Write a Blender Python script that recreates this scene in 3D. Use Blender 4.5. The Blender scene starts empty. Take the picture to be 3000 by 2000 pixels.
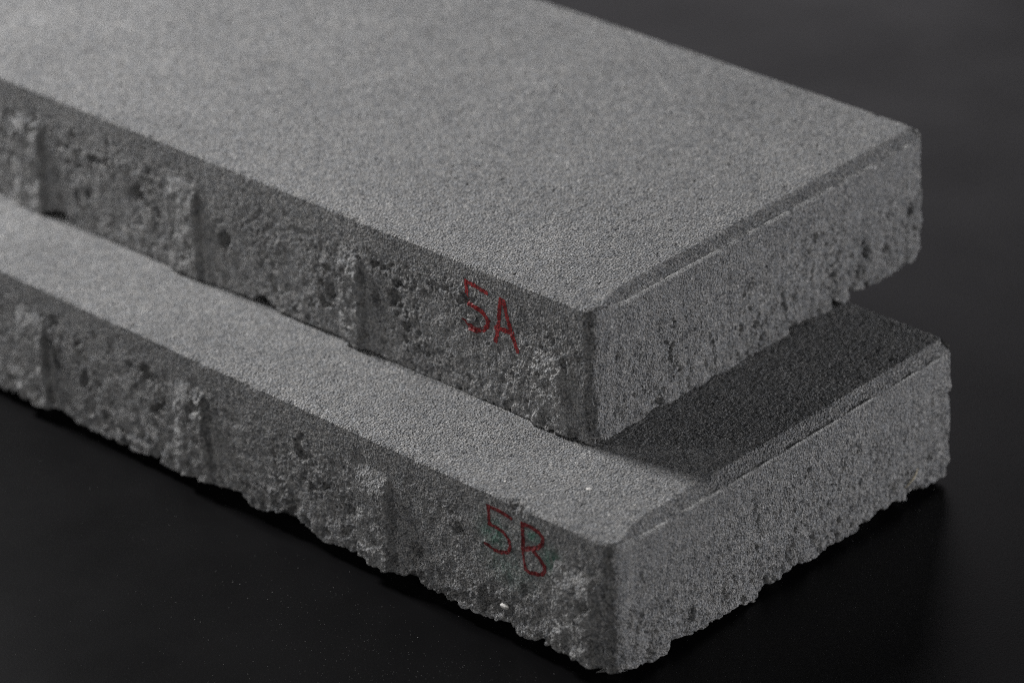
import bpy, math
import numpy as np
from mathutils import Matrix, Vector

S = 0.001                      # everything below is measured in millimetres
scene = bpy.context.scene
COL = scene.collection

# ------------------------------------------------------------------ camera
cam_d = bpy.data.cameras.new('camera')
cam = bpy.data.objects.new('camera', cam_d); COL.objects.link(cam)
r_ = Vector((0.67925119, -0.73353331, -0.02338169))
u_ = Vector((0.36354218, 0.30862217, 0.87897067))
f_ = Vector((0.63753815, 0.60554211, -0.47630228))
CAMP = Vector((-975.99, -876.95, 862.65)) * S
m = Matrix(((r_.x, u_.x, -f_.x, CAMP.x), (r_.y, u_.y, -f_.y, CAMP.y), (r_.z, u_.z, -f_.z, CAMP.z), (0, 0, 0, 1)))
cam.matrix_world = m
cam_d.sensor_width = 36; cam_d.lens = 138.92
cam_d.clip_start = 0.05; cam_d.clip_end = 50
cam_d.dof.use_dof = True
cam_d.dof.focus_distance = 1.612
cam_d.dof.aperture_fstop = 5.4
cam_d.dof.aperture_blades = 9
scene.camera = cam

# ------------------------------------------------------------------ light
scene.view_settings.view_transform = 'Standard'
scene.view_settings.look = 'None'
scene.view_settings.exposure = 0
scene.view_settings.gamma = 1
w = bpy.data.worlds.new('World'); scene.world = w; w.use_nodes = True
bg = w.node_tree.nodes['Background']
bg.inputs[0].default_value = (0.9, 0.95, 1.0, 1); bg.inputs[1].default_value = 0.03
scene.cycles.use_denoising = False; scene.cycles.use_adaptive_sampling = False; scene.cycles.sample_clamp_direct = 3.0; scene.cycles.sample_clamp_indirect = 1.5
scene.cycles.pixel_filter_type = 'BLACKMAN_HARRIS'; scene.cycles.filter_width = 1.0

def area(name, loc, target, sx, sy, power, color):
    d = bpy.data.lights.new(name, 'AREA'); d.shape = 'RECTANGLE'; d.size = sx; d.size_y = sy
    d.energy = power; d.color = color
    o = bpy.data.objects.new(name, d); COL.objects.link(o)
    o.location = loc
    o.rotation_euler = (Vector(target) - Vector(loc)).to_track_quat('-Z', 'Y').to_euler()
    return o
KEY = area('key_softbox', (-0.06, 1.30, 0.95), (0.05, 0.10, 0.05), 0.26, 0.26, 31.5, (1.0, 0.998, 1.0))
FILL = area('fill_softbox', (1.25, -1.0, 0.23), (0.15, 0.0, 0.06), 0.5, 0.30, 16.8, (0.975, 0.975, 1.0))
BACK = area('back_softbox', (2.3, 2.15, 1.10), (0.3, 0.2, 0.0), 1.5, 0.8, 5.0, (0.99, 0.95, 1.0))
FRONT = area('front_softbox', (-1.30, -0.80, 0.33), (0.0, 0.05, 0.05), 0.6, 0.35, 3.8, (1.0, 0.99, 0.98))
SIDE = area('added_side_fill', (-0.80, 1.15, 0.42), (0.0, 0.12, 0.04), 0.3, 0.3, 4.0, (1.0, 0.99, 0.985))  # added lamp, brightens the long faces and the ribs' left flanks

# ------------------------------------------------------------------ noise
def _h(ix, iy, iz, seed):
    n = (ix.astype(np.uint32) * np.uint32(374761393) + iy.astype(np.uint32) * np.uint32(668265263)
         + iz.astype(np.uint32) * np.uint32(2246822519) + np.uint32((seed * 3266489917) & 0xffffffff))
    n = (n ^ (n >> np.uint32(15))) * np.uint32(2246822519)
    n = (n ^ (n >> np.uint32(13))) * np.uint32(3266489917)
    return n ^ (n >> np.uint32(16))

def gnoise(p, scale, seed):
    """gradient noise, roughly -1..1, feature size = scale (mm)"""
    q = (p / scale).astype(np.float32)
    i = np.floor(q).astype(np.int64); f = q - i
    u = f * f * f * (f * (f * 6 - 15) + 10)
    out = 0
    for dx in (0, 1):
        wx = u[:, 0] if dx else 1 - u[:, 0]
        for dy in (0, 1):
            wy = u[:, 1] if dy else 1 - u[:, 1]
            for dz in (0, 1):
                wz = u[:, 2] if dz else 1 - u[:, 2]
                h = _h(i[:, 0] + dx, i[:, 1] + dy, i[:, 2] + dz, seed)
                gx = (h & np.uint32(1023)).astype(np.float32) / 511.5 - 1
                gy = ((h >> np.uint32(10)) & np.uint32(1023)).astype(np.float32) / 511.5 - 1
                gz = ((h >> np.uint32(20)) & np.uint32(1023)).astype(np.float32) / 511.5 - 1
                out = out + wx * wy * wz * (gx * (f[:, 0] - dx) + gy * (f[:, 1] - dy) + gz * (f[:, 2] - dz))
    return out * 1.5

def grains(p, scale, seed):
    """rounded lumps packed in cells: 1 at a lump's crown, 0 in the joints; and a random value per lump"""
    q = (p / scale).astype(np.float32)
    i = np.floor(q).astype(np.int64)
    best = np.full(len(p), 9.0, np.float32); cid = np.zeros(len(p), np.float32)
    for dx in (-1, 0, 1):
        for dy in (-1, 0, 1):
            for dz in (-1, 0, 1):
                cx = i[:, 0] + dx; cy = i[:, 1] + dy; cz = i[:, 2] + dz
                h = _h(cx, cy, cz, seed)
                a = cx + (h & np.uint32(1023)).astype(np.float32) / 1023 - q[:, 0]
                b = cy + ((h >> np.uint32(10)) & np.uint32(1023)).astype(np.float32) / 1023 - q[:, 1]
                c = cz + ((h >> np.uint32(20)) & np.uint32(1023)).astype(np.float32) / 1023 - q[:, 2]
                d = a * a + b * b + c * c
                s = d < best
                best = np.where(s, d, best); cid = np.where(s, (h >> np.uint32(7)).astype(np.float32) % 997 / 997, cid)
    return np.sqrt(np.clip(1 - best / 0.75, 0, 1)), cid

def sstep(a, b, x):
    t = np.clip((x - a) / (b - a), 0, 1); return t * t * (3 - 2 * t)

# ------------------------------------------------------------------ materials
def new_mat(name):
    mt = bpy.data.materials.new(name); mt.use_nodes = True
    nt = mt.node_tree; nt.nodes.clear()
    out = nt.nodes.new('ShaderNodeOutputMaterial'); b = nt.nodes.new('ShaderNodeBsdfPrincipled')
    nt.links.new(b.outputs[0], out.inputs[0])
    return mt, nt, b

def noise_node(nt, vec, scale, detail=2, rough=.5):
    n = nt.nodes.new('ShaderNodeTexNoise'); n.inputs['Scale'].default_value = scale
    n.inputs['Detail'].default_value = detail; n.inputs['Roughness'].default_value = rough
    nt.links.new(vec, n.inputs['Vector']); return n

def ramp(nt, sock, stops):
    r = nt.nodes.new('ShaderNodeValToRGB'); el = r.color_ramp.elements
    while len(el) < len(stops): el.new(0.5)
    for e, (p, c) in zip(el, stops):
        e.position = p; e.color = (*c, 1) if isinstance(c, tuple) else (c, c, c, 1)
    nt.links.new(sock, r.inputs[0]); return r

def mix(nt, mode, fac, a, b):
    x = nt.nodes.new('ShaderNodeMix'); x.data_type = 'RGBA'; x.blend_type = mode
    for s, v in ((x.inputs[0], fac), (x.inputs[6], a), (x.inputs[7], b)):
        if isinstance(v, (int, float)): s.default_value = v
        elif isinstance(v, tuple): s.default_value = (*v, 1)
        else: nt.links.new(v, s)
    return x.outputs[2]

def concrete(name, stain=False):
    mt, nt, b = new_mat(name)
    tc = nt.nodes.new('ShaderNodeTexCoord').outputs['Object']
    n1 = noise_node(nt, tc, 22, 4, .6)       # cloudy patches
    n2 = noise_node(nt, tc, 210, 3, .6)      # coarse mottling
    n3 = noise_node(nt, tc, 1150, 2, .75)     # sand grains
    c = ramp(nt, n1.outputs[0], [(0.3, (0.222, 0.223, 0.226)), (0.72, (0.278, 0.278, 0.279))]).outputs[0]
    c = mix(nt, 'MULTIPLY', 1.0, c, ramp(nt, n2.outputs[0], [(0.28, 0.74), (0.7, 1.12)]).outputs[0])
    c = mix(nt, 'MULTIPLY', 1.0, c, ramp(nt, n3.outputs[0], [(0.30, 0.30), (0.5, 0.95), (0.70, 1.85)]).outputs[0])
    vo = nt.nodes.new('ShaderNodeTexVoronoi'); vo.inputs['Scale'].default_value = 800; nt.links.new(tc, vo.inputs['Vector'])
    sep = nt.nodes.new('ShaderNodeSeparateColor'); nt.links.new(vo.outputs['Color'], sep.inputs[0])
    # every grain its own tint, a few pale quartz grains, a few dark ones deepened to paint the shade in tiny pits
    c = mix(nt, 'MULTIPLY', 0.75, c, ramp(nt, sep.outputs[0], [(0.0, (0.30, 0.30, 0.31)), (0.16, (0.82, 0.84, 0.87)), (0.86, (1.10, 1.06, 1.01)), (0.992, (1.2, 1.18, 1.14)), (1.0, (2.0, 1.95, 1.9))]).outputs[0])
    aw = nt.nodes.new('ShaderNodeAttribute'); aw.attribute_name = 'paleness'
    c = mix(nt, 'MIX', aw.outputs['Fac'], c, mix(nt, 'MIX', 0.55, c, (0.60, 0.595, 0.58)))   # rubbed, paler arrises; also the painted burr highlight and the rib patches
    if stain:
        at = nt.nodes.new('ShaderNodeAttribute'); at.attribute_name = 'stain'
        nn = noise_node(nt, tc, 260, 3, .6)
        mm = nt.nodes.new('ShaderNodeMath'); mm.operation = 'MULTIPLY'
        nt.links.new(at.outputs['Fac'], mm.inputs[0]); nt.links.new(ramp(nt, nn.outputs[0], [(0.36, 0.25), (0.58, 1.0)]).outputs[0], mm.inputs[1])
        c = mix(nt, 'MIX', mm.outputs[0], c, (0.06, 0.19, 0.135))
    nt.links.new(c, b.inputs['Base Color'])
    b.inputs['Roughness'].default_value = 0.88
    b.inputs['Specular IOR Level'].default_value = 0.35
    # fine grain relief
    vd = nt.nodes.new('ShaderNodeTexVoronoi'); vd.inputs['Scale'].default_value = 1050; nt.links.new(tc, vd.inputs['Vector'])
    b1 = nt.nodes.new('ShaderNodeBump'); b1.inputs['Distance'].default_value = 0.0011; b1.inputs['Strength'].default_value = 0.9
    nt.links.new(n3.outputs[0], b1.inputs['Height'])
    b2 = nt.nodes.new('ShaderNodeBump'); b2.invert = True; b2.inputs['Distance'].default_value = 0.0011; b2.inputs['Strength'].default_value = 0.7
    nt.links.new(vd.outputs['Distance'], b2.inputs['Height']); nt.links.new(b1.outputs[0], b2.inputs['Normal'])
    nt.links.new(b2.outputs[0], b.inputs['Normal'])
    return mt
M_UP = concrete('grey_concrete'); M_LOW = concrete('grey_concrete_stained', True)

def ink(name, k):
    mt, nt, b = new_mat(name)
    tc = nt.nodes.new('ShaderNodeTexCoord').outputs['Object']
    n = noise_node(nt, tc, 900, 2, .7)
    c = ramp(nt, n.outputs[0], [(0.30, (0.06 * k, 0.006, 0.007)), (0.5, (0.21 * k, 0.009, 0.011)), (0.72, (0.36 * k, 0.022, 0.022))]).outputs[0]
    nt.links.new(c, b.inputs['Base Color']); b.inputs['Roughness'].default_value = 0.5
    bm_ = nt.nodes.new('ShaderNodeBump'); bm_.inputs['Distance'].default_value = 0.0004; bm_.inputs['Strength'].default_value = 0.8
    nt.links.new(n.outputs[0], bm_.inputs['Height']); nt.links.new(bm_.outputs[0], b.inputs['Normal'])
    return mt
M_INK = ink('red_ink', 1.0); M_INK_SHADED = ink('shaded_red_ink', 0.62)  # second ink is a darker copy: dimmer light on the lower slab painted in

def ground_mat():
    mt, nt, b = new_mat('black_board')
    tc = nt.nodes.new('ShaderNodeTexCoord').outputs['Object']
    n1 = noise_node(nt, tc, 9, 4, .6); n2 = noise_node(nt, tc, 900, 2, .6)
    c = ramp(nt, n1.outputs[0], [(0.3, (0.0022, 0.0021, 0.0024)), (0.7, (0.0036, 0.0034, 0.0039))]).outputs[0]
    nt.links.new(c, b.inputs['Base Color']); b.inputs['Specular IOR Level'].default_value = 0.14
    nt.links.new(ramp(nt, n1.outputs[0], [(0.3, 0.33), (0.7, 0.40)]).outputs[0], b.inputs['Roughness'])
    bm_ = nt.nodes.new('ShaderNodeBump'); bm_.inputs['Distance'].default_value = 0.00006; bm_.inputs['Strength'].default_value = 0.6
    nt.links.new(n2.outputs[0], bm_.inputs['Height']); nt.links.new(bm_.outputs[0], b.inputs['Normal'])
    return mt
M_GROUND = ground_mat()

def plain(name, col, rough):
    mt, nt, b = new_mat(name)
    tc = nt.nodes.new('ShaderNodeTexCoord').outputs['Object']
    n = noise_node(nt, tc, 1500, 2, .6)
    c = mix(nt, 'MULTIPLY', 1.0, col, ramp(nt, n.outputs[0], [(0.3, 0.75), (0.7, 1.2)]).outputs[0])
    nt.links.new(c, b.inputs['Base Color']); b.inputs['Roughness'].default_value = rough
    return mt
M_PALE = plain('pale_stone', (0.62, 0.60, 0.57), 0.6)
M_DUST = plain('concrete_dust', (0.13, 0.128, 0.125), 0.8)
M_FIBRE = plain('straw_fibre', (0.48, 0.42, 0.30), 0.6)

# ------------------------------------------------------------------ helpers
def mesh_obj(name, verts, quads, mat, parent=None, smooth=True, extra=None):
    me = bpy.data.meshes.new(name)
    verts = np.asarray(verts, np.float32) * S; quads = np.asarray(quads, np.int32)
    nv, nq = len(verts), len(quads); k = quads.shape[1]
    el = [] if extra is None else extra
    nl = nq * k + sum(len(e) for e in el)
    me.vertices.add(nv); me.vertices.foreach_set('co', verts.ravel())
    me.loops.add(nl); me.polygons.add(nq + len(el))
    li = np.concatenate([quads.ravel()] + [np.asarray(e, np.int32) for e in el]).astype(np.int32)
    me.loops.foreach_set('vertex_index', li)
    st = list(np.arange(nq) * k); tot = [k] * nq; o = nq * k
    for e in el: st.append(o); tot.append(len(e)); o += len(e)
    me.polygons.foreach_set('loop_start', np.array(st, np.int32)); 
    me.polygons.foreach_set('use_smooth', np.full(nq + len(el), smooth, bool))
    me.materials.append(mat); me.update(calc_edges=True); me.validate()
    ob = bpy.data.objects.new(name, me); COL.objects.link(ob)
    if parent is not None: ob.parent = parent
    return ob

def thing(name, label, cat, loc, rz=0, group=None):
    o = bpy.data.objects.new(name, None); COL.objects.link(o); o.empty_display_size = 0.05
    o.location = Vector(loc) * S; o.rotation_euler = (0, 0, rz)
    o['label'] = label; o['category'] = cat; o['kind'] = 'thing'
    if group: o['group'] = group
    return o

# ------------------------------------------------------------------ the slab
W, LEN = 218.5, 470.0
R0, R1 = 5.2, 2.2          # corner radii: the near corner is worn round, the others are crisp
NCH, NSIDE = 14, 118        # rows over the top edge, rows down the side

def round_map(x, y):
    x = x.copy(); y = y.copy()
    for cx, cy, r in ((0, 0, R0), (1, 0, R1), (0, 1, R1), (1, 1, R1)):
        ex = W - x if cx else x; ey = LEN - y if cy else y
        s = (ex < r) & (ey < r)
        a = np.where(s, (r - ex) / r, 0); b = np.where(s, (r - ey) / r, 0)
        mm = np.maximum(a, b); ang = np.where(a >= b, np.arctan2(b, np.maximum(a, 1e-9)) , np.arctan2(b, np.maximum(a, 1e-9)))
        # square angle -> even arc angle
        ang = np.where(a >= b, (b / np.maximum(a, 1e-9)) * math.pi / 4, math.pi / 2 - (a / np.maximum(b, 1e-9)) * math.pi / 4)
        nx_ = r - r * mm * np.cos(ang); ny_ = r - r * mm * np.sin(ang)
        nx_ = np.where(mm > 0, nx_, r); ny_ = np.where(mm > 0, ny_, r)
        x = np.where(s, W - nx_ if cx else nx_, x); y = np.where(s, LEN - ny_ if cy else ny_, y)
    return x, y

def perim_normal(x, y):
    nx = np.zeros_like(x); ny = np.zeros_like(x)
    for cx, cy, r in ((0, 0, R0), (1, 0, R1), (0, 1, R1), (1, 1, R1)):
        ex = W - x if cx else x; ey = LEN - y if cy else y
        s = (ex < r) & (ey < r)
        vx = ex - r; vy = ey - r; l = np.hypot(vx, vy) + 1e-9
        nx = np.where(s, vx / l * (-1 if cx else 1), nx); ny = np.where(s, vy / l * (-1 if cy else 1), ny)
    e = (nx == 0) & (ny == 0)
    nx = np.where(e & (x < 1e-6), -1, nx); nx = np.where(e & (x > W - 1e-6), 1, nx)
    ny = np.where(e & (y < 1e-6), -1, ny); ny = np.where(e & (y > LEN - 1e-6), 1, ny)
    return nx, ny

def top_disp(p, seed):
    d = 0.16 * gnoise(p, 45, seed) + 0.10 * gnoise(p, 5.0, seed + 1) + 0.16 * gnoise(p, 1.8, seed + 2)
    g, c = grains(p, 1.35, seed + 3)
    d += 0.18 * (g - .5)
    pit = gnoise(p, 3.2, seed + 4)
    d -= 0.55 * sstep(0.52, 0.85, pit)
    return d

def side_disp(p, depth, bot, seed, onend, lowfront=1.0, rag=0.0):
    """outward displacement (mm); depth = mm below the top, bot = mm above the ragged lower edge"""
    deep = sstep(7, 22, depth)
    patch = sstep(-0.02, 0.36, gnoise(p * np.array([1, 1, .8]), 26, seed + 10)) * deep     # where the mix was too dry to close up
    low = (1 - sstep(2, 20 + 14 * rag, bot)) * (lowfront + (1 - lowfront) * onend) * (1 + .9 * rag)
    rough = np.clip(0.05 * deep + patch + 0.75 * low + .75 * onend * sstep(16, 40, depth), 0, 1.1)
    g1, c1 = grains(p, 5.2, seed + 11)
    g2, c2 = grains(p, 1.55, seed + 12)
    d = 0.35 * gnoise(p, 34, seed + 13) + 0.10 * gnoise(p, 1.7, seed + 14)
    d += (rough * 0.65 + low * .75) * (g1 - .55) + rough * 0.42 * (g2 - .5) + (0.10 + 0.10 * deep + .10 * onend) * (g2 - .5)
    g4, _ = grains(p, 8.5, seed + 27)
    d += 1.5 * low * (g4 - .6) * lowfront
    d += 0.35 * deep * gnoise(p, 7, seed + 15)
    pw = p + 1.1 * np.stack([gnoise(p, 2.6, seed + 24), gnoise(p, 2.6, seed + 25), gnoise(p, 2.6, seed + 26)], 1)   # ragged outlines for the voids
    pit = gnoise(pw, 6.0, seed + 16); pit2 = gnoise(pw, 2.8, seed + 17); pit3 = gnoise(pw, 11.0, seed + 18)
    d -= 3.8 * (1 - .65 * onend) * sstep(0.30, 0.54, pit) * sstep(6, 14, depth) * (0.12 + 0.75 * np.clip(patch + .6 * low, 0, 1))
    d -= 1.9 * (1 - .55 * onend) * sstep(0.42, 0.62, pit2) * (0.06 + 0.90 * rough) * sstep(3, 8, depth)
    d -= 2.4 * sstep(0.42, 0.72, pit3) * low
    pit4 = gnoise(p, 2.0, seed + 20)
    d -= 1.0 * sstep(0.40, 0.62, pit4) * deep * (1 - onend + onend * sstep(12, 32, depth)) * sstep(-.35 + .1 * onend, .3, gnoise(p, 18, seed + 21))
    pit5 = gnoise(pw * np.array([1.3, 1.3, .8]), 4.2, seed + 22)
    d += .9 * onend * sstep(8, 24, depth) * (g4 - .55)
    d -= 1.2 * onend * sstep(0.40, 0.85, pit5) * sstep(10, 28, depth) * sstep(-.35, .2, gnoise(p, 30, seed + 23))
    # drag marks from the mould: faint upright streaks
    d += 0.16 * gnoise(p * np.array([1, .05, .06]), 2.8, seed + 19) * onend
    return d

def cols(breaks):
    out = []
    for a, b, st in breaks: out.append(np.linspace(a, b, max(1, int(round((b - a) / st))), endpoint=False))
    out.append([breaks[-1][1]])
    return np.concatenate(out)

def build_slab(T, zb_front, zb_end, seed, chips, mat, parent, zcap, stain=None, pits=(), lowfront=1.0, ragged=0.0):
    xs = cols([(0, R0, .5), (R0, W - R1, .53), (W - R1, W, .5)])
    ys = cols([(0, R0, .5), (R0, 120, .5), (120, 260, .58), (260, 385, .72), (385, LEN - R1, 2.5), (LEN - R1, LEN, .8)])
    nx, ny = len(xs), len(ys)
    X, Y = np.meshgrid(xs, ys, indexing='ij')
    bx, by = round_map(X.ravel(), Y.ravel())
    cend = 0.9 + 5.4 * sstep(5, 24, bx)                 # width of the chamfer along the near end
    tx = bx + 0.9 * np.clip(1 - bx / 20, 0, 1)
    ty = by + cend * np.clip(1 - by / 45, 0, 1)
    tz = np.full_like(tx, T)
    idx = np.arange(nx * ny).reshape(nx, ny)
    # perimeter, counter-clockwise from above: end (y=0) -> back (x=W) -> far end -> front
    ring = np.concatenate([idx[:-1, 0], idx[-1, :-1], idx[:0:-1, -1], idx[0, :0:-1]])
    n = len(ring)
    px, py = bx[ring], by[ring]
    pnx, pny = perim_normal(px, py)
    ptx, pty = tx[ring], ty[ring]
    h = np.where(py < LEN / 2, 0.9 + 2.7 * sstep(5, 24, px) * (py < 1e-3 + R1), 0.9)
    h = 0.9 + 3.1 * sstep(5, 24, px) * (1 - sstep(0, R1, py))
    # ragged lower edge
    zf = np.interp(py, *zip(*sorted(zb_front))); ze = np.interp(px, *zip(*sorted(zb_end)))
    wf = np.where(px < R0, np.clip(py / (px + py + 1e-6), 0, 1), 0)
    wf = np.where(px <= 1e-6, 1, wf)
    zb = np.where(py < LEN * .98, wf * zf + (1 - wf) * ze, zf)
    zb = np.where(px > W - 1e-3, ze, zb)
    p2 = np.stack([px, py, np.zeros(n)], 1)
    gg, _ = grains(p2, 4.6, seed + 30); g3, _ = grains(p2, 2.1, seed + 31)
    rag = sstep(105, 190, px) * (py < LEN / 2) * ragged
    zb = zb - (1.6 + 3.0 * rag) * (gg - .5) - (0.9 + .8 * rag) * (g3 - .5) + 0.7
    zb = np.maximum(zb, zcap + 0.3)
    # rows: top edge / chamfer, side, underside lip
    V = [np.stack([tx, ty, tz], 1)]; DIR = [np.tile((0., 0., 1.), (nx * ny, 1))]
    DEP = [np.zeros(nx * ny)]; BOT = [np.full(nx * ny, 60.)]; KIND = [np.zeros(nx * ny)]
    for k in range(1, NCH + 1):
        t = .5 - .5 * math.cos(math.pi * k / NCH)         # rows close up at the two creases
        V.append(np.stack([ptx + (px - ptx) * t, pty + (py - pty) * t, T - h * (t ** 1.06)], 1))
        a = t * math.pi / 2
        DIR.append(np.stack([pnx * math.sin(a), pny * math.sin(a), np.full(n, math.cos(a))], 1))
        DEP.append(h * t); BOT.append(np.full(n, 60.)); KIND.append(np.full(n, t))
    z0 = T - h
    for k in range(1, NSIDE + 1):
        t = k / NSIDE
        z = z0 + (zb - z0) * t
        V.append(np.stack([px, py, z], 1))
        DIR.append(np.stack([pnx, pny, np.zeros(n)], 1)); DEP.append(T - z); BOT.append(z - zb); KIND.append(np.ones(n))
    for ins, f in ((0.7, -.25), (2.0, -.3), (4.5, 0.15), (8.0, 0.6), (14.0, 1.0)):
        z = np.where(f < 0, zb + f, zb * (1 - f) + zcap * f)
        z = np.maximum(z, zcap)
        V.append(np.stack([px - pnx * ins, py - pny * ins, z], 1))
        g = 1 - sstep(0, 12, np.full(n, ins))
        DIR.append(np.stack([pnx * g, pny * g, np.zeros(n)], 1)); DEP.append(np.full(n, T)); BOT.append(np.zeros(n)); KIND.append(np.full(n, 1.))
    lens = [len(v) for v in V]
    P = np.concatenate(V); D = np.concatenate(DIR); dep = np.concatenate(DEP); bot = np.concatenate(BOT); kind = np.concatenate(KIND)
    seedp = P + seed * 17.3
    disp = np.empty(len(P))
    N0 = nx * ny
    disp[:N0] = top_disp(seedp[:N0], seed)
    # the relief of the top has to meet that of the sides on the shared edge
    sd = side_disp(seedp[N0:], dep[N0:], bot[N0:], seed, np.abs(D[N0:, 1]), lowfront, ragged * sstep(105, 190, P[N0:, 0]) * (P[N0:, 1] < LEN / 2))
    for (yy, zz, rad, dd) in pits:                      # single deep voids seen in the front face
        q = P[N0:]; rr = np.hypot((q[:, 1] - yy) / rad[0], (q[:, 2] - zz) / rad[1]) + .35 * gnoise(q, 2.4, seed + 44)
        sd -= np.where(q[:, 0] < 4, dd * (1 - sstep(0.35, 1.0, rr)), 0)
    td = top_disp(seedp[N0:], seed)
    kk = kind[N0:]
    disp[N0:] = td * (1 - kk) + sd * kk
    # a thin burr where the chamfer meets the near end face
    br = np.exp(-((kk - 0.97) / 0.075) ** 2) * (P[N0:, 1] < 8) * (dep[N0:] < 4.6) * sstep(3, 10, P[N0:, 0]) * (1 - sstep(W - 12, W - 4, P[N0:, 0]))
    br *= np.clip(0.7 + 1.2 * gnoise(P[N0:] * np.array([1, .2, .2]), 8, seed + 51) + .7 * gnoise(P[N0:], 2.2, seed + 52), 0.0, 1.2)
    disp[N0:] += 0.55 * br
    P = P + D * disp[:, None]
    P[N0:, 2] += 0.8 * br
    # broken arris along the front: little bites out of the top edge
    edge = np.maximum(P[:, 0], 0) ; dd = T - P[:, 2]
    line = np.stack([np.zeros(len(P)), P[:, 1], np.zeros(len(P))], 1)
    bite = 0.45 * sstep(0.1, 0.8, gnoise(line, 7.5, seed + 61)) + 0.22 * sstep(0.2, 0.8, gnoise(line, 2.6, seed + 62))
    for yy, ww, am in chips: bite += am * np.exp(-((P[:, 1] - yy) / ww) ** 2) * (0.75 + 0.5 * gnoise(P, 1.6, seed + 63))
    near = np.exp(-((np.maximum(edge, 0) + np.maximum(dd, 0)) / (1.2 + bite)) ** 2) * (P[:, 0] < 8)
    P[:, 2] -= bite * near * .75; P[:, 0] += bite * near * .75
    # faces
    q = np.stack([idx[:-1, :-1], idx[1:, :-1], idx[1:, 1:], idx[:-1, 1:]], -1).reshape(-1, 4)
    faces = [q]; prev = ring; base = N0; rows = [ring]
    for L in lens[1:]:
        cur = base + np.arange(n); base += n
        faces.append(np.stack([np.roll(prev, -1), prev, cur, np.roll(cur, -1)], 1)); prev = cur; rows.append(cur)
    ob = mesh_obj('slab_body', P, np.concatenate(faces), mat, parent, True, extra=[list(prev[::-1])])
    paleness = np.zeros(len(P)); paleness[N0:] = np.clip(br, 0, 1)  # burr paled: rubbed edge plus its lit highlight painted into the colour
    arr = np.exp(-((kk - 0.02) / 0.10) ** 2) * (P[N0:, 1] < 9) * (dep[N0:] < 4.6); paleness[N0:] = np.maximum(paleness[N0:], arr * sstep(.1, .5, gnoise(P[N0:], 12, seed + 81)) * sstep(-.2, .3, gnoise(P[N0:], 2.2, seed + 82)))
    fa = np.exp(-((np.maximum(P[:, 0], 0) + np.abs(T - P[:, 2])) / 1.6) ** 2) * sstep(.0, .5, gnoise(P, 14, seed + 83)); paleness = np.maximum(paleness, fa * .3 * sstep(-.2, .3, gnoise(P, 1.8, seed + 84)))
    at = ob.data.attributes.new('paleness', 'FLOAT', 'POINT'); at.data.foreach_set('value', paleness.astype(np.float32))
    if stain:
        a = np.zeros(len(P))
        for yy, zz, ry, rz, am in stain:
            a += am * np.exp(-(((P[:, 1] - yy) / ry) ** 2 + ((P[:, 2] - zz) / rz) ** 2)) * (P[:, 0] < 3)
        at = ob.data.attributes.new('stain', 'FLOAT', 'POINT'); at.data.foreach_set('value', np.clip(a, 0, 1).astype(np.float32))
    # front face as a grid for whatever is written on it or moulded onto it
    nf = ny - 1
    fcol = np.concatenate([np.arange(n - nf, n)[::-1]])          # y increasing
    grid = np.array([P[rows[NCH + k]][fcol] for k in range(NSIDE + 1)])     # rows x cols x 3
    return ob, dict(grid=grid, y=py[fcol], z0=z0[fcol], zb=zb[fcol], T=T, seed=seed)

def on_face(F, y, z):
    """point on the built front face at (y, z), read from the mesh itself"""
    yc = F['y']; j = np.clip(np.searchsorted(yc, y) - 1, 0, len(yc) - 2)
    fy = np.clip((y - yc[j]) / (yc[j + 1] - yc[j]), 0, 1)
    z0 = F['z0'][j] * (1 - fy) + F['z0'][j + 1] * fy; zb = F['zb'][j] * (1 - fy) + F['zb'][j + 1] * fy
    t = np.clip((z0 - z) / (z0 - zb), 0, 1) * NSIDE; k = np.clip(t.astype(int), 0, NSIDE - 1); fk = t - k
    G = F['grid']
    a = G[k, j] * (1 - fy)[:, None] + G[k, j + 1] * fy[:, None]
    b = G[k + 1, j] * (1 - fy)[:, None] + G[k + 1, j + 1] * fy[:, None]
    return a * (1 - fk)[:, None] + b * fk[:, None]

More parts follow.
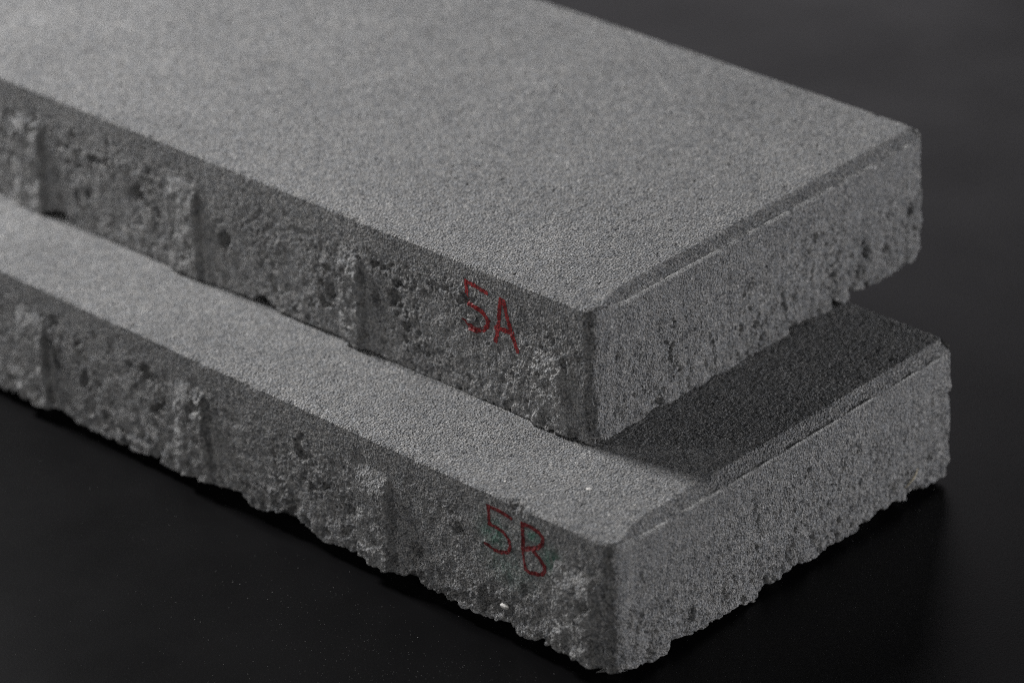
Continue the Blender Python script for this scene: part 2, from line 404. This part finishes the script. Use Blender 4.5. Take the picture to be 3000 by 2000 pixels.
def add_rib(F, yc, half, proud, zt, mat, parent, left=0.8, right=5.5, roughk=.7):
    """upright spacer rib moulded on the long face: steep flank towards +y, softer flank towards -y"""
    sd = F['seed']
    ys = np.arange(yc - half - right, yc + half + left, .5); zt2 = zt + 3
    m_ = 112
    j = np.interp(ys, F['y'], F['zb'])
    T_ = np.linspace(0, 1, m_)
    YY, TT = np.meshgrid(ys, T_, indexing='ij')
    ZB = np.repeat(j[:, None], m_, 1)
    ZZ = zt2 + (ZB - zt2) * TT
    y = YY.ravel(); z = ZZ.ravel()
    P = on_face(F, y, z)
    wob = 0.7 * gnoise(np.stack([0 * y, y * .2, z], 1) + yc, 9, sd + 70)
    yy = y + wob
    a = sstep(yc + half + left, yc + half, yy) * sstep(yc - half - right, yc - half, yy)
    a = sstep(0, 1, (yc + half + left - yy) / left) * sstep(0, 1, (yy - (yc - half - right)) / right)
    a = a * sstep(zt + 1.5 + .6 * gnoise(np.stack([0 * y, y, 0 * z], 1), 4, sd + 71), zt - 15, z)
    pr = proud * (1 + .25 * gnoise(np.stack([0 * y, y, z], 1), 10, sd + 72))
    q = np.stack([0 * y + 3.1, y, z], 1) + yc
    g1, _ = grains(q, 3.4, sd + 73); g2, _ = grains(q, 1.7, sd + 74)
    rel = roughk * (0.75 * (g1 - .5) + 0.45 * (g2 - .5) - 1.3 * sstep(.42, .7, gnoise(q, 4.5, sd + 75)))
    off = a * (pr + rel) - 0.8 * (1 - a)
    edge = (TT.ravel() > .999)
    P[:, 0] -= off
    P[:, 0] = np.where(edge, P[:, 0] + .4, P[:, 0])
    nxr = len(ys); idx = np.arange(nxr * m_).reshape(nxr, m_)
    # tuck the lower border under the slab
    tuck = P[idx[:, -1]].copy(); tuck[:, 0] += 4; tuck[:, 2] += .6
    P = np.concatenate([P, tuck]); tk = nxr * m_ + np.arange(nxr)
    q1 = np.stack([idx[:-1, :-1], idx[:-1, 1:], idx[1:, 1:], idx[1:, :-1]], -1).reshape(-1, 4)
    q2 = np.stack([idx[:-1, -1], tk[:-1], tk[1:], idx[1:, -1]], -1)
    ob = mesh_obj('spacer_rib', P, np.concatenate([q1, q2])[:, ::-1], mat, parent)
    wv = np.concatenate([a * .3 * sstep(-.5, .4, gnoise(q, 5, sd + 76)), np.zeros(nxr)])       # ribs patchily paler than the face
    at = ob.data.attributes.new('paleness', 'FLOAT', 'POINT'); at.data.foreach_set('value', wv.astype(np.float32))
    return ob

def write(F, name, strokes, width, mat, parent, seed):
    """marker strokes laid on the rough face, following every grain of it"""
    pts = np.concatenate([np.array(s) for s in strokes]); lo = pts.min(0) - 2; hi = pts.max(0) + 2
    st = .19
    ys = np.arange(lo[0], hi[0], st); zs = np.arange(lo[1], hi[1], st)
    YY, ZZ = np.meshgrid(ys, zs, indexing='ij'); y = YY.ravel(); z = ZZ.ravel()
    q = np.stack([0 * y, y, z], 1)
    jy = y + .22 * gnoise(q, 2.2, seed) ; jz = z + .22 * gnoise(q, 2.2, seed + 1)
    d = np.full(len(y), 99.)
    for s in strokes:
        # round the polyline off
        s = np.array(s, float)
        if len(s) > 3:
            t = np.linspace(0, len(s) - 1, len(s) * 6); i = np.clip(t.astype(int), 0, len(s) - 2); f = (t - i)[:, None]
            p0 = s[np.maximum(i - 1, 0)]; p1 = s[i]; p2 = s[i + 1]; p3 = s[np.minimum(i + 2, len(s) - 1)]
            s = .5 * (2 * p1 + (p2 - p0) * f * .9 + (2 * p0 - 5 * p1 + 4 * p2 - p3) * f * f * .9 + (-p0 + 3 * p1 - 3 * p2 + p3) * f ** 3 * .9) if False else p1 + (p2 - p1) * f
        for (a, b) in zip(s[:-1], s[1:]):
            v = b - a; L = v @ v + 1e-9
            t = np.clip(((jy - a[0]) * v[0] + (jz - a[1]) * v[1]) / L, 0, 1)
            d = np.minimum(d, np.hypot(jy - a[0] - t * v[0], jz - a[1] - t * v[1]))
    keep = d < width / 2 + .16 * gnoise(q, .8, seed + 2) + .12 * gnoise(q, 3, seed + 3)
    P = on_face(F, y, z)
    keep &= (P[:, 0] < 1.9) | (gnoise(q, 1.5, seed + 4) < -.15); keep &= gnoise(q, 1.1, seed + 7) < .62; P[:, 0] -= 0.13
    ny_, nz_ = len(ys), len(zs); idx = np.arange(ny_ * nz_).reshape(ny_, nz_)
    q = np.stack([idx[:-1, :-1], idx[:-1, 1:], idx[1:, 1:], idx[1:, :-1]], -1).reshape(-1, 4)[:, ::-1]
    q = q[keep[q].sum(1) >= 3]
    used, inv = np.unique(q.ravel(), return_inverse=True)
    return mesh_obj(name, P[used], inv.reshape(-1, 4), mat, parent)

def pebble(name, c, r, mat, parent, seed, squash=(1, 1, 1)):
    """small faceted chip of stone"""
    v = []; qd = []
    nu, nv = 12, 8
    for i in range(nv + 1):
        th = math.pi * i / nv
        for j in range(nu):
            ph = 2 * math.pi * j / nu
            v.append((math.sin(th) * math.cos(ph), math.sin(th) * math.sin(ph), math.cos(th)))
    v = np.array(v)
    v = v * (1 + .35 * gnoise(v * 1.0 + seed * 3.7, .9, seed))[:, None] * np.array(squash) * r + np.array(c)
    for i in range(nv):
        for j in range(nu):
            a = i * nu + j; b = i * nu + (j + 1) % nu
            qd.append((a, a + nu, b + nu, b))
    return mesh_obj(name, v, qd, mat, parent, smooth=False)

# ------------------------------------------------------------------ measured outlines (mm on the long face / near end)
LOWF = [(370.4, -1.7), (361.5, -1.6), (354.9, 2.0), (350.7, 0.2), (345.7, -0.6), (334.6, -0.2), (325.6, 2.3), (316.3, -0.7), (304.2, -1.3), (290.4, -0.8), (279.2, -1.8), (268.6, 0.8), (263.0, -0.2), (257.6, -1.6), (240.7, 0.3), (223.5, 1.8), (212.1, 3.7), (205.7, -0.5), (197.5, -0.7), (187.4, 3.2), (180.5, 8.3), (178.9, 1.4), (173.6, 2.7), (167.8, 1.5), (163.5, -1.2), (151.6, 0.7), (143.9, 0.8), (134.2, 2.7), (132.5, -0.0), (126.3, -1.7), (122.4, 0.9), (114.7, 0.7), (108.1, 6.7), (105.2, 2.1), (99.9, -0.4), (91.0, 1.6), (90.0, -0.6), (83.2, -0.5), (74.0, -0.3), (63.2, 0.7), (54.0, 2.9), (53.0, 1.1), (48.7, -0.7), (42.9, -0.4), (38.0, 2.1), (34.5, 0.8), (31.5, 2.7), (25.7, 0.7), (12.8, 0.4), (7.0, 1.8), (0, .5)]
LOWE = [(0, .5), (6.4, 0.2), (15.6, -1.8), (22.8, -3.4), (32.8, -3.6), (38.1, -0.5), (48.2, -2.3), (70.9, -3.5), (75.7, -2.6), (86.1, -6.0), (93.8, -3.4), (101.5, -3.4), (107.3, -2.3), (111.4, 0.4), (121.3, -3.8), (130.1, -3.0), (143.1, -2.7), (151.1, -3.0), (157.7, -0.9), (169.6, -1.4), (180.0, 0.2), (188.4, -3.6), (190.5, -1.8), (204.3, -3.1), (217.3, -3.0)]
UPF = [(363.6, -0.0), (352.3, 0.0), (344.8, -0.2), (330, .6), (327, 3.2), (321, 3.0), (318, .6), (309.9, 0.5), (247.1, 0.2), (218.8, 0.1), (205.8, 1.5), (197.3, 1.5), (190.0, 6.0), (182.9, 2.0), (176.3, 0.0), (168.3, 1.6), (143.1, 1.6), (100.7, 0), (63.8, 0), (24.4, -0.4), (8.9, 0.6), (0, 0)]
UPE = [(0, 0), (13.0, -0.7), (23.7, -0.1), (54.1, -0.7), (102.7, -1.0), (116.6, 0.8), (126.8, 0.9), (135.2, 2.7), (155.2, 0.3), (159.5, 3.1), (169.1, 0.7), (174.2, 5.3), (183.1, 0.7), (190.6, 1.0), (202.7, -2.0), (207.1, 0), (219.1, 4.0)]
INK_A = {'five': [[(68.55, 53.27), (63.36, 52.75), (56.81, 51.73)], [(68.39, 53.32), (68.04, 48.27), (67.6, 43.57), (62.95, 42.88), (59.11, 41.59), (56.88, 39.12), (56.81, 36.55), (59.41, 33.38), (63.38, 31.56), (67.27, 31.98), (69.39, 33.86), (70.31, 34.52)]], 'A': [[(49.13, 51.11), (50.14, 44.01), (51.14, 37.2), (52.51, 30.89)], [(49.12, 51.24), (47.36, 51.06), (46.24, 45.34), (44.9, 39.35), (42.74, 34.93), (40.58, 30.17)], [(52.54, 36.85), (47.66, 37.43), (43.43, 37.4)]]}
INK_B = {'five': [[(65.89, 53.35), (59.4, 53.4), (53.22, 52.63)], [(65.65, 53.09), (65.21, 49.0), (65.78, 44.87), (61.35, 45.19), (57.21, 44.33), (54.39, 41.89), (53.92, 38.52), (55.42, 35.78), (59.21, 34.41), (63.4, 34.02), (66.56, 34.92), (67.98, 34.92)]], 'B': [[(47.2, 52.52), (46.79, 47.03), (46.96, 41.29), (46.72, 35.69), (45.59, 31.87)], [(47.2, 52.52), (42.92, 52.79), (38.04, 51.89), (35.89, 49.93), (36.54, 46.85), (39.06, 44.43), (43.22, 42.42), (46.57, 40.73)], [(42.39, 42.75), (38.35, 40.47), (35.57, 37.33), (35.21, 35.34), (36.92, 32.88), (40.23, 31.89), (43.54, 31.41), (45.83, 32.13)]]}
GZ = -6.5                                            # the table top

# ------------------------------------------------------------------ ground
gs = 4000.
gobj = mesh_obj('ground', [(-gs, -gs, 0), (gs, -gs, 0), (gs, gs, 0), (-gs, gs, 0)], [(0, 1, 2, 3)], M_GROUND)
gobj.location.z = GZ * S; gobj['kind'] = 'structure'

# ------------------------------------------------------------------ lower slab
GROUP = 'stacked concrete paving slabs'
low = thing('paving_slab', 'lower grey concrete slab marked 5B in red, lying on the black surface', 'paving slab', (0, 0, 0), 0, GROUP)
_, FL = build_slab(60.0, LOWF, LOWE, 3, [(51, 3.2, 2.6), (47, 1.5, 1.2), (107, 2.6, 1.0), (233, 3.6, 1.1), (203, 5, 1.0)], M_LOW, low, GZ + .02,
                   stain=[(63, 42, 7, 6, .75), (42, 49, 5, 3.5, .8), (33, 42, 5, 5, .6), (29.5, 38.5, 3, 4, .8), (55, 28, 12, 7, .35)],
                   pits=[(107, 15, (4.0, 6.0), 4.5), (69, 9, (3.5, 6), 5), (61, 8, (3, 5), 4), (180, 8, (3, 4), 3), (333, 34, (3.0, 2.2), 3), (47, 21, (2.2, 4.0), 3)])
add_rib(FL, 344.5, 8.0, 2.3, 50, M_LOW, low)
add_rib(FL, 241, 8.0, 2.3, 50, M_LOW, low)
add_rib(FL, 131, 8.0, 2.4, 50, M_LOW, low)
add_rib(FL, 20.5, 9.5, 2.2, 47, M_LOW, low, left=0.9, right=8)
write(FL, 'handwritten_digit', INK_B['five'], 1.8, M_INK_SHADED, low, 5)
write(FL, 'handwritten_letter', INK_B['B'], 1.9, M_INK_SHADED, low, 6)

# ------------------------------------------------------------------ upper slab
up = thing('paving_slab', 'upper grey concrete slab marked 5A in red, lying set back on the other slab', 'paving slab', (53.73, 57.14, 60.0), 0.009776, GROUP)
_, FU = build_slab(61.75, UPF, UPE, 8, [(222, 2.5, .9), (198, 2.5, 1.1), (130, 2, .8)], M_UP, up, .12, lowfront=.45, ragged=1.6,
                   pits=[(213, 25, (4.5, 5.5), 5), (268, 30, (5, 4.5), 4.5), (297, 38, (2.5, 2.5), 3), (148, 22, (4, 6), 3.5), (110, 32, (5, 4), 3), (121, 27, (2.5, 5), 3)])
add_rib(FU, 341.5, 8.5, 2.4, 51, M_UP, up)
add_rib(FU, 239, 8.0, 2.3, 51, M_UP, up)
add_rib(FU, 136, 5.0, 2.2, 50, M_UP, up, roughk=1.6)
add_rib(FU, 24, 7.0, 1.9, 40, M_UP, up, roughk=1.7, left=0.8, right=13)
write(FU, 'handwritten_digit', INK_A['five'], 2.05, M_INK, up, 15)
write(FU, 'handwritten_letter', INK_A['A'], 2.15, M_INK, up, 16)

# ------------------------------------------------------------------ small pale chips set in the concrete
for (x, y, z, r, sq, sd) in ((-.3, 57.8, 9.6, 1.5, (.7, 1.5, .8), 1), (27.7, 36.3, 60.0, 1.0, (1, 1.3, .4), 2), (10.3, 65.7, 60.1, .55, (1, 1, .6), 3), (17.6, 16.4, 60.1, .6, (1, 1, .6), 4), (30, 14, 60.1, .5, (1, 1, .6), 5), (24, 17, 60.1, .5, (1, 1, .6), 6), (14, 55, 60.1, .45, (1, 1, .6), 7)):
    pebble('stone_chip', (x, y, z), r, M_PALE, low, sd, sq)

# ------------------------------------------------------------------ a wisp of straw on the lower slab's near end, dust on the table
def fibre(pts, r, mat, parent):
    V = []; Q = []; k = 5
    pts = [Vector(p) for p in pts]
    for i, p in enumerate(pts):
        t = (pts[min(i + 1, len(pts) - 1)] - pts[max(i - 1, 0)]).normalized()
        a = t.cross(Vector((0, 0, 1))).normalized(); b_ = t.cross(a)
        rr = r * (1 - .6 * abs(2 * i / (len(pts) - 1) - 1))
        for j in range(k):
            an = 2 * math.pi * j / k; V.append(p + a * (rr * math.cos(an)) + b_ * (rr * math.sin(an)))
    for i in range(len(pts) - 1):
        for j in range(k): Q.append((i * k + j, i * k + (j + 1) % k, (i + 1) * k + (j + 1) % k, (i + 1) * k + j))
    return mesh_obj('straw_fibre', [tuple(v) for v in V], Q, mat, parent)
fibre([(186, -1.0, 3.5), (188, -1.9, 5.0), (190.5, -2.2, 6.6), (193, -1.9, 8.2), (195, -1.0, 9.4)], .45, M_FIBRE, low)

rng = np.random.default_rng(4)
V = []; Q = []
def crumb(x, y, r):
    b0 = len(V)
    o = rng.uniform(.6, 1.3, (8, 3)) * r
    for k in range(8):
        sx, sy, sz = (1 if k & 1 else -1), (1 if k & 2 else -1), (1 if k & 4 else 0)
        V.append((x + sx * o[k, 0], y + sy * o[k, 1], sz * o[k, 2] * 1.1 + .005))
    for f in ((0, 2, 3, 1), (4, 5, 7, 6), (0, 1, 5, 4), (2, 6, 7, 3), (0, 4, 6, 2), (1, 3, 7, 5)): Q.append(tuple(b0 + i for i in f))
for i in range(1500):                       # a drift of it in front of the long face
    x = -rng.gamma(2.0, 32) - 8; y = rng.normal(45, 75)
    crumb(x, y, rng.choice([.06, .08, .11, .17], p=[.55, .32, .11, .02]))
for i in range(260):
    crumb(rng.uniform(-380, 420), rng.uniform(-220, 380), rng.choice([.06, .09, .13]))
dust = mesh_obj('concrete_dust', V, Q, M_DUST, None, smooth=False)
dust.location.z = GZ * S; dust['kind'] = 'stuff'
